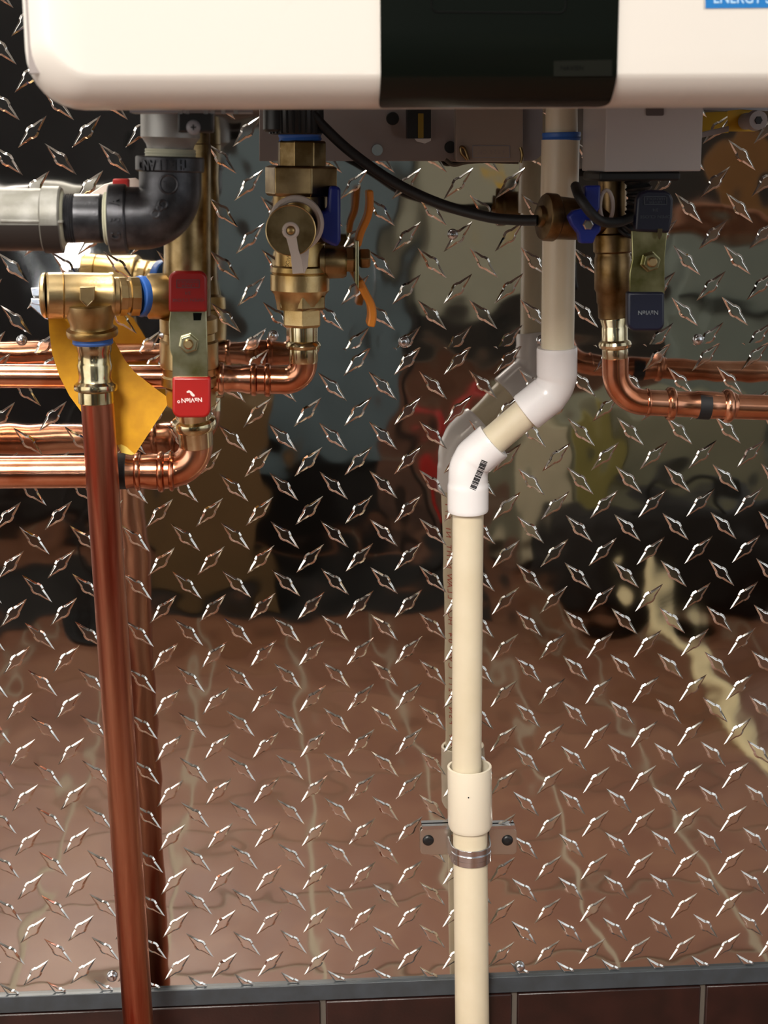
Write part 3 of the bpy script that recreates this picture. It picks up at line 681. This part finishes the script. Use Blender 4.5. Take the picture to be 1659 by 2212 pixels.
dr = lpx('drain_port', (1160, 467), (1320, 480), 112, [(0, 14), (2, 22), (10, 24), (14, 48), (18, 51), (36, 51), (40, 46), (86, 44), (90, 34), (160, 30)], M['brass_shaded'], CV, d2=100, label='brass drain port pointing left in front of the white pipe')
lever = [(1264, 401), (1298, 400), (1296, 452), (1290, 458), (1300, 480), (1298, 500), (1288, 510), (1282, 526), (1254, 526), (1250, 505), (1236, 486), (1228, 468), (1240, 455), (1262, 450)]
dv = ppoly('drain_lever', lever, 140, 9, M['blue_lever'], CV, bevel=0.0016, segs=3, label='blue plastic drain lever')
c = V(1269, 485, 140); kk = px(1269, 485, 140); a = lathe_geo(c, c + Vector((0, -.003, 0)), [(0, 12 * kk), (.7, 12 * kk), (1, 9 * kk)], 6); fin('lever_screw', a[0], a[1], M['steel'], dv, smooth=False)
g = tube_geo(bez([V(x, y, dd) for x, y, dd in ((1243, 402, 130), (1252, 425, 146), (1275, 458, 150), (1300, 478, 148), (1335, 480, 138), (1362, 470, 130))], 8), 11 * kk, 12); fin('black_strap', g[0], g[1], M['rubber'], CV)
pts = [V(1310 + 14 * math.cos(2*math.pi*i/24), 445 + 34 * math.sin(2*math.pi*i/24), 128) for i in range(25)]
g = tube_geo(pts, 4.5 * kk, 8, False); fin('white_ring', g[0], g[1], M['strap'], CV)

# ------------------------------------------------------------------ junction box under the heater, boot
JB = root('junction_box', V(1400, 370, 100), 'light grey steel box hanging under the right side of the heater', 'box')
p0, p1 = V(1306, 371, 132), V(1514, 371, 132)
box('case', p0.x, p1.x, -0.132, -0.060, p0.z, HZ0 + 0.018, M['box'], JB, bevel=0.0008)
ppoly('lens', rrect(1396, 232, 1434, 250, 4), 133, 1, mat('brownish_plastic', '#4d403c', 0, .5), JB)  # lens in one even brownish colour
bp_ = V(1290, 380, 125); bq = V(1470, 380, 125)
bg_ = box('gasket_plate', V(1295, 380, 128).x, V(1470, 380, 128).x, -0.128, -0.075, p0.z - 0.0058, p0.z, M['rubber'], JB, bevel=0.0015)
pth = bez([V(1378, 388, 118), V(1380, 430, 118), V(1372, 470, 116), V(1350, 505, 112)], 12); kk = px(1380, 430, 118)
rr = [kk * (27 + 3.5 * math.sin(i * 1.5)) * (1 - 0.25 * i / len(pth)) for i in range(len(pth))]
g = tube_geo(pth, rr, 24); fin('boot', g[0], g[1], M['rubber'], JB, label='black corrugated rubber boot')

PG = root('round_plug', V(1611, 262, 60), 'dark round plug over a yellow label, right of the grey box', 'plug')
ppoly('yellow_label', rrect(1572, 236, 1632, 284, 2), 34, 0.6, mat('yellow_label_film', '#caa01c', 0, .5), PG)
c = V(1611, 262, 36); kk = px(1611, 262, 60)
a = lathe_geo(c, c + Vector((0, -.028, 0)), [(0, 18 * kk), (.7, 18 * kk), (.72, 22 * kk), (1, 20 * kk)], 24); fin('plug_head', a[0], a[1], M['chassis'], PG)
c = c + Vector((0, -.0281, 0)); a = lathe_geo(c, c + Vector((0, -.0008, 0)), [(0, 9 * kk), (1, 8 * kk)], 6); fin('socket', a[0], a[1], M['print_black'], PG)
ppoly('hanger_bar', [(1514, 205), (1659, 205), (1659, 240), (1600, 236), (1568, 240), (1514, 236)], 40, 3, M['chassis2'], PG)
ppoly('hanger_bar', [(1514, 286), (1575, 272), (1575, 284), (1514, 298)], 36, 3, M['chassis'], PG, bevel=.0004)

# ------------------------------------------------------------------ cable
CB = root('black_cable', V(900, 420, 70), 'thick black cable sagging from the middle valve nut to the right valve', 'cable')
g = tube_geo(bez([V(672, 244, 88), V(700, 275, 86), V(760, 330, 84), V(850, 393, 86), V(950, 440, 92), V(1050, 468, 102), V(1110, 475, 108), V(1160, 476, 112)], 10), 11.5 * px(900, 400, 90), 20)
fin('sheath', g[0], g[1], M['rubber'], CB)

# ------------------------------------------------------------------ PVC drain
PV = root('upper_drain_pipe', V(1011, 1680, 22), 'white plastic condensate pipe with two angled elbows, coming down from the heater', 'pipe')
lpx('stub', (1213, 200), (1213, 298), 52, [(0, 34), (98, 35)], M['pvc'], PV)
lpx('blue_seal', (1213, 286), (1213, 304), 52, [(0, 41), (5, 42), (10, 40.5), (14, 42), (18, 40)], M['blue_tape'], PV)
lpx('pipe', (1211, 302), (1207, 470), 52, [(0, 41), (168, 41)], M['pvc'], PV)
lpx('pipe', (1208, 460), (1204, 770), 52, [(0, 36), (310, 36)], M['pvc'], PV, d2=48)
def elbow45(P, r, sock, d, m, name='elbow'):
    """P: three pixel points; rounded body with two wider sockets"""
    Q = [V(x, y, dd) for x, y, dd in P]; k = px(P[1][0], P[1][1], P[1][2])
    pth = fillet(Q, [60 * k], 12); L = [0]
    for i in range(1, len(pth)): L.append(L[-1] + (pth[i] - pth[i-1]).length)
    out, rad = [], []
    def at(s):
        for i in range(1, len(pth)):
            if L[i] >= s - 1e-9:
                t = (s - L[i-1]) / max(L[i] - L[i-1], 1e-9); return pth[i-1].lerp(pth[i], t)
        return pth[-1]
    for i in range(41):
        s = L[-1] * i / 40; out.append(at(s)); f = i / 40
        e = min(f, 1 - f) * L[-1] / k
        rad.append(k * (r if e > sock + 8 else (r + 1.8 if e <= sock else r + 1.8 * (1 - (e - sock) / 8))) * (0.97 if e < 1 else 1))
    g = tube_geo(out, rad, 44); return fin(name, g[0], g[1], m, PV, angle=50)
e1 = elbow45([(1203, 750, 49), (1203, 838, 47), (1136, 891, 44)], 42, 62, 0, M['pvcfit'])
lpx('pipe', (1150, 880), (1052, 963), 45, [(0, 33), (128, 33)], M['pvc'], PV, d2=40)
e2 = elbow45([(1067, 953, 40), (1011, 1001, 37), (1011, 1104, 35)], 43, 58, 0, M['pvcfit'])
lpx('pipe', (1011, 1096), (1008, 1705), 35, [(0, 33), (609, 32.5)], M['pvc'], PV, d2=22)
# barcode on the lower elbow, wrapped in small bars
from mathutils.bvhtree import BVHTree
e2w = wloc(e2); bvh = BVHTree.FromPolygons([v.co + e2w for v in e2.data.vertices], [tuple(p.vertices) for p in e2.data.polygons])
def onto(x, y, lift):
    d_ = (V(x, y, 0) - CAM).normalized(); h = bvh.ray_cast(CAM, d_)
    p = h[0] if h[0] is not None else V(x, y, 40); return p - d_ * lift
bars = MB(); bx0, by0, bx1, by1 = 1021, 1057, 1047, 995; random.seed(3); nb = 24
ux, uy = bx1 - bx0, by1 - by0; L_ = math.hypot(ux, uy); nxp, nyp = -uy / L_, ux / L_
for i in range(nb):
    t0 = i / nb; t1 = t0 + random.choice((0.4, 0.55, 0.8)) / nb
    for s0 in range(4):
        ha, hb = -7 + 3.5 * s0, -7 + 3.5 * (s0 + 1)
        q = [onto(bx0 + ux * tt + nxp * h_, by0 + uy * tt + nyp * h_, 0.0003) for tt, h_ in ((t0, ha), (t0, hb), (t1, hb), (t1, ha))]
        bars.add(*prism_geo(q, Vector((0, 0.0006, 0))))
bars.build('barcode', M['print_black'], e2, smooth=False, label='black barcode printed on the white elbow')
def back_print(s, y0, step, flip=False):
    mb = MB()
    for i, ch in enumerate(s):
        if ch == ' ': continue
        cu = bpy.data.curves.new('c', 'FONT'); cu.body = ch; cu.align_x = 'CENTER'; cu.align_y = 'CENTER'; cu.size = 0.0065
        t = bpy.data.objects.new('c', cu); COL.objects.link(t); bpy.context.view_layer.update()
        me = bpy.data.meshes.new_from_object(t.evaluated_get(bpy.context.evaluated_depsgraph_get())); bpy.data.objects.remove(t)
        yy = y0 + step * i; dd = 35 - 13 * (yy - 1096) / 609; c = V(1010, yy, dd); r = 33.4 * px(1010, yy, dd)
        Mx = Matrix.Translation(c) @ Matrix.Rotation(math.radians(180 + 42), 4, 'Z') @ Matrix.Translation((0, -r, 0)) @ Matrix.Rotation(math.radians(90), 4, 'X') @ Matrix.Rotation(math.radians(90), 4, 'Z')
        me.transform(Mx); mb.add([v.co.copy() for v in me.vertices], [tuple(p.vertices) for p in me.polygons]); bpy.data.meshes.remove(me)
    return mb
back_print('1/2 IN THIN WALL SCH 40 PVC 1120 NSF PW', 1130, 13.5).build('red_print', M['print_red'], PV, smooth=False, label='red lettering seen mirrored in the wall')

LD = root('lower_drain_pipe', V(1020, 2212, 20), 'wider cream plastic pipe with an open coupling, bottom centre', 'pipe')
kk = px(1014, 1720, 21)
A, B = V(1014, 1655, 21), V(1016, 1788, 21); Ln = (B - A).length / kk
g = lathe_geo(A, B, [(0.0, 46.5), (0.0, 42), (0.5, 41.5)][::-1] and [(0.55, 41 * kk), (0.0, 42.5 * kk), (-0.004, 45 * kk), (0.0, 47.5 * kk), (0.93, 48 * kk), (1.0, 44 * kk), (1.0, 37 * kk)], 48, caps=False)
fin('coupling', g[0], g[1], M['pvcfit2'], LD, angle=50, label='open-topped cream coupling')
pa_, pb_ = V(1015, 1730, 21), V(1021, 2300, 19); pb_ = pa_ + (pb_ - pa_) * ((pa_.z - Z_FLOOR) / (pa_.z - pb_.z))
g = lathe_geo(pa_, pb_, [(0, 35 * px(1015, 1730, 21)), (0.06, 37 * px(1015, 1780, 21)), (1, 37.5 * px(1021, 2230, 19))], 44); fin('pipe', g[0], g[1], M['pvc'], LD)
c = V(1012, 1723, 21 + 47.8 * kk * 1000 + .3); a = lathe_geo(c, c + Vector((0, -.0002, 0)), [(0, 1.6 * kk), (1, 1.6 * kk)], 10); fin('pin_hole', a[0], a[1], M['print_black'], LD)

SC = root('pipe_clamp', V(1015, 1818, 2), 'zinc steel clamp holding the cream pipe, screwed to the wall by two ears', 'clamp')
zc = V(1015, 1817, 2).z; xc = V(1017, 1840, 20).x; rp = 38.5 * px(1017, 1840, 20); yc = -0.0195; hw = 19 * px(1015, 1820, 10)
pts = [(V(910, 1818, 2).x, -0.0022)] + [(xc - rp - 0.006, -0.0025), (xc - rp - 0.0016, -0.006)]
for i in range(25):
    a = math.pi - math.pi * i / 24; pts.append((xc + (rp + 0.0006) * math.cos(a), yc - (rp + 0.0006) * math.sin(a)))
pts += [(xc + rp + 0.0016, -0.006), (xc + rp + 0.006, -0.0025), (V(1113, 1812, 2).x, -0.0022)]
def strip(pts, z0, z1, th):
    vs, fs = [], []
    n = len(pts)
    for i, (x, y) in enumerate(pts):
        a = Vector((*pts[max(i-1, 0)], 0)); b = Vector((*pts[min(i+1, n-1)], 0)); t = (b - a).normalized(); nn = Vector((t.y, -t.x, 0)) * th
        vs += [Vector((x, y, z0)), Vector((x, y, z1)), Vector((x, y, z1)) + nn, Vector((x, y, z0)) + nn]
    for i in range(n - 1):
        for q in range(4): fs.append((i*4+q, i*4+(q+1) % 4, i*4+4+(q+1) % 4, i*4+4+q))
    fs += [(0, 1, 2, 3), tuple(4*(n-1)+q for q in range(4))]
    return vs, fs
g = strip(pts[2:-2], zc - hw, zc + hw, 0.0012); fin('band', g[0], g[1], M['steel'], SC, bevel=0.0003, angle=40)
g = strip([(p[0], p[1] - .0008) for p in pts[4:-4]], zc - hw * .35, zc + hw * .35, 0.0014); fin('band_rib', g[0], g[1], M['steel'], SC, bevel=0.0004, angle=40)
for xa_, xb_, xs in ((908, 975, 925), (1056, 1116, 1096)):
    ear = ppoly('ear', rrect(xa_, 1790, xb_, 1846, 9), 3.4, 1.4, mat('satin_steel', (0.62, 0.58, 0.52), 1, .35), SC, bevel=0.0003)
    screw(xs, 1815, 3.4, 12.5, M['black'], ear, True, 1.8)
    mb = MB(); mb.add(*prism_geo([V(x, y, 5) for x, y in ((xa_ + 4, 1785), (xb_ - 4, 1783), (xb_, 1791), (xa_ + 4, 1791))], Vector((0, .004, 0)))); mb.build('top_lip', M['steel'], ear, smooth=False)

# ------------------------------------------------------------------ things behind the viewer, seen only in the mirror sheets
def RX(x, y, Dm):          # mirrored point at distance Dm (m) from the wall
    v = R.transposed() @ Vector(((x - CX) / F_PX, (y - CY) / F_PX, 1.0)); t = (Dm - CAM.y) / v.y; p = CAM + v * t
    return Vector((p.x, -Dm, p.z))
def rbox(name, x0, x1, y0, y1, Dm, thick, m, parent, zfloor=False, **k):
    a, b = RX(x0, (y0 + y1) / 2, Dm), RX(x1, (y0 + y1) / 2, Dm); top = RX((x0 + x1) / 2, y0, Dm).z; bot = Z_FLOOR if zfloor else RX((x0 + x1) / 2, y1, Dm).z
    return box(name, a.x, b.x, -Dm - thick, -Dm, bot, top, m, parent, bevel=0.004, **k)
def rroot(name, x, y, Dm, label, cat):
    p = RX(x, y, Dm); return root(name, (p.x, p.y, Z_FLOOR), label, cat)
t = rroot('storage_cabinet', 690, 700, 2.0, 'blue-grey steel cabinet behind the viewer, reflected in the wall middle', 'cabinet')
cb = rbox('cabinet_body', 480, 850, -260, 1000, 2.0, 0.35, mat('blue_grey_paint', '#66787f', 0, 0.5), t)
rbox('plinth', 500, 840, 985, 1200, 2.03, 0.3, mat('dark_plinth', '#1c1a19', 0, .6), t, True)
rbox('handle', 800, 808, 560, 700, 1.985, 0.012, M['steel'], t)
t = rroot('notice_board', 990, 500, 2.02, 'pale grey-green board with yellow stickers, reflected right of the cabinet', 'board')
nb_ = rbox('board', 862, 1150, 250, 655, 2.08, 0.03, mat('pale_green_grey', '#b8b8a4', 0, 0.55), t)
rbox('yellow_sticker', 1092, 1145, 488, 528, 2.015, 0.004, mat('yellow_film', '#e2b51c', 0, .5), t)
rbox('yellow_sticker', 1092, 1128, 356, 384, 2.015, 0.004, mat('yellow_film2', '#e2b51c', 0, .5), t)
rbox('post', 880, 900, 640, 1200, 2.03, 0.03, mat('black_post', '#15130f', 0, .6), t, True); rbox('post', 1110, 1130, 640, 1200, 2.03, 0.03, mat('black_post2', '#15130f', 0, .6), t, True)
t = rroot('plastic_bin', 1380, 1000, 1.5, 'greenish grey plastic bin on the floor behind the viewer, reflected at right', 'bin')
b1 = rbox('bin_body', 1105, 1640, 880, 1190, 1.72, 0.2, mat('green_grey_plastic', '#96957d', 0, 0.45), t)
rbox('bin_corner', 1110, 1230, 905, 1185, 1.705, 0.02, mat('pale_plastic', '#ddd3b4', 0, 0.5), t); rbox('olive_stripe', 1262, 1320, 885, 1188, 1.707, 0.02, mat('olive_plastic', '#a09655', 0, 0.5), t)
rbox('bin_base', 1130, 1640, 1185, 1560, 1.72, 0.19, mat('black_base', '#17120f', 0, .5), t, True)
t = rroot('cardboard_box', 450, 1000, 2.0, 'brown cardboard box behind the viewer, reflected at lower left', 'box')
ca = rbox('carton', 300, 590, 850, 1175, 1.6, 0.25, mat('dim_cardboard', '#6b5230', 0, .8), t, True); ca.location.z += 0.007
t = rroot('tool_cart', 100, 900, 2.2, 'dark cart behind the viewer, reflected at far left', 'cart')
rbox('cart_body', -420, 330, -200, 1190, 2.2, 0.4, mat('dark_cart_paint', '#1d1e22', 0, .4), t, True)
rbox('cart_tray', -420, 330, 1000, 1120, 2.15, 0.04, mat('dark_tray', '#2b2725', 0, .5), t)
t = rroot('pipe_wrench', 960, 930, 1.7, 'red-handled cutter hanging behind the viewer, reflected left of the white elbow', 'tool')
mb = MB(); P = [RX(x, y, 1.7) for x, y in ((915, 905), (932, 893), (958, 912), (985, 905), (1010, 880), (1040, 868), (1055, 880))]
mb.add(*tube_geo(bez(P, 6), 0.0085, 12)); P = [RX(x, y, 1.7) for x, y in ((950, 912), (955, 950), (940, 990), (950, 1130))]; mb.add(*tube_geo(bez(P, 6), 0.011, 12))
mb.build('red_handles', mat('red_tool_paint', '#c0201f', 0, .4), t)
g = lathe_geo(Vector((RX(950, 1130, 1.7).x, -1.7, Z_FLOOR)), RX(950, 1128, 1.7), [(0, .03), (.05, .03), (.06, .012), (1, .012)], 16); fin('stand', g[0], g[1], mat('dark_stand', '#181413', 0, .5), t)
t = root('cream_hose', (RX(1640, 1640, 0.95).x, -0.95, Z_FLOOR), 'cream corrugated hose sloping behind the viewer, reflected at right edge', 'hose')
P = [RX(1395, 1235, 1.3), RX(1440, 1330, 1.2), RX(1500, 1440, 1.07), RX(1580, 1545, 0.94), RX(1660, 1650, 0.80), RX(1740, 1740, 0.70)]
pth = bez(P, 14); g = tube_geo(pth, [0.015 + 0.0018 * math.sin(i * 1.9) for i in range(len(pth))], 16); fin('hose_wall', g[0], g[1], mat('cream_hose_plastic', '#d9c99c', 0, .5), t)
t = rroot('duffel_bag', 1400, 1400, 1.5, 'black cloth bag lying on the floor behind the viewer, reflected at right', 'bag')
pa, pb = RX(1180, 1330, 1.5), RX(1720, 1330, 1.5)
c = (pa + pb) / 2; c.z = Z_FLOOR + 0.105
bm = bmesh.new(); bmesh.ops.create_uvsphere(bm, u_segments=36, v_segments=20, radius=1); vs = []
for v in bm.verts:
    q = Vector([math.copysign(abs(k_) ** 0.55, k_) for k_ in v.co]); w_ = 1 + 0.06 * math.sin(q.x * 9) * math.cos(q.y * 7)
    vs.append(Vector((q.x * (pb.x - pa.x) * 0.5 * w_, q.y * 0.10 * w_, q.z * 0.105)) + c)
fs = [tuple(v.index for v in f.verts) for f in bm.faces]; bm.free()
fin('bag_body', vs, fs, mat('black_canvas', '#1a1511', 0, .8, bump=.001, bscale=60), t)
g = tube_geo(bez([c + Vector((-0.09, 0.05, 0.09)), c + Vector((-0.04, 0.07, 0.15)), c + Vector((0.05, 0.07, 0.15)), c + Vector((0.10, 0.05, 0.09))], 8), 0.009, 10); fin('handle', g[0], g[1], M['rubber'], t)
box_a, box_b = RX(-300, 1330, 1.6), RX(1080, 1330, 1.6)
t = root('floor_shade', ((box_a.x + box_b.x) / 2, -1.74, Z_FLOOR), 'added dark sheet for shaded tiles behind the viewer, reflected across the middle', 'shade')
box('shade_sheet', box_a.x - 0.2, box_b.x, -1.96, -1.52, Z_FLOOR + 0.0005, Z_FLOOR + 0.006, mat('floor_shade_dark', '#191512', 0, 0.6, bump=0.0004, bscale=200), t, bevel=0.001)  # dark sheet added to put shade on the far floor

pl_ = RX(152, 566, 1.45)
t = root('work_lamp', (pl_.x, pl_.y, Z_FLOOR), 'small bright lamp on a stand behind the viewer, its glare reflected above the relief valve', 'lamp')
g = lathe_geo(Vector((pl_.x, pl_.y, Z_FLOOR)), pl_ - Vector((0, 0, .02)), [(0, .05), (.03, .05), (.04, .006), (.95, .006), (.96, .016), (1, .016)], 20); fin('stand', g[0], g[1], M['black'], t)
em = bpy.data.materials.new('lamp_bulb'); em.use_nodes = True; eb = em.node_tree.nodes['Principled BSDF']
eb.inputs['Emission Color'].default_value = (0.92, 0.96, 1, 1); eb.inputs['Emission Strength'].default_value = 90
ball('bulb', pl_, 0.013, em, t)

t = rroot('supply_crate', 1590, 650, 2.0, 'grey-green crate behind the viewer with a copper pipe on it, reflected at upper right', 'crate')
rbox('crate_body', 1475, 1720, 528, 1000, 2.0, 0.25, mat('crate_paint', '#8d9991', 0, 0.5), t, True)
rbox('crate_rail', 1475, 1720, 640, 660, 1.985, 0.015, mat('crate_rail_paint', '#2c302e', 0, 0.5), t)
ca_, cb_ = RX(1400, 508, 2.06), RX(1800, 512, 2.06); cb_.z = ca_.z = RX(1590, 528, 2.0).z + 0.0285
t = root('spare_copper_pipe', (ca_ + cb_) / 2, 'short copper pipe lying on the grey-green crate behind the viewer', 'pipe')
g = lathe_geo(ca_, cb_, [(0, .028), (1, .028)], 24); fin('tube', g[0], g[1], M['copper'], t)
t = rroot('plywood_board', 1600, 350, 2.5, 'tan plywood board standing behind the crate, reflected at upper right edge', 'board')
rbox('sheet', 1548, 1655, 290, 900, 2.5, 0.02, mat('plywood_face', '#a87844', 0, 0.6, var='#94683a', vscale=12), t, True)
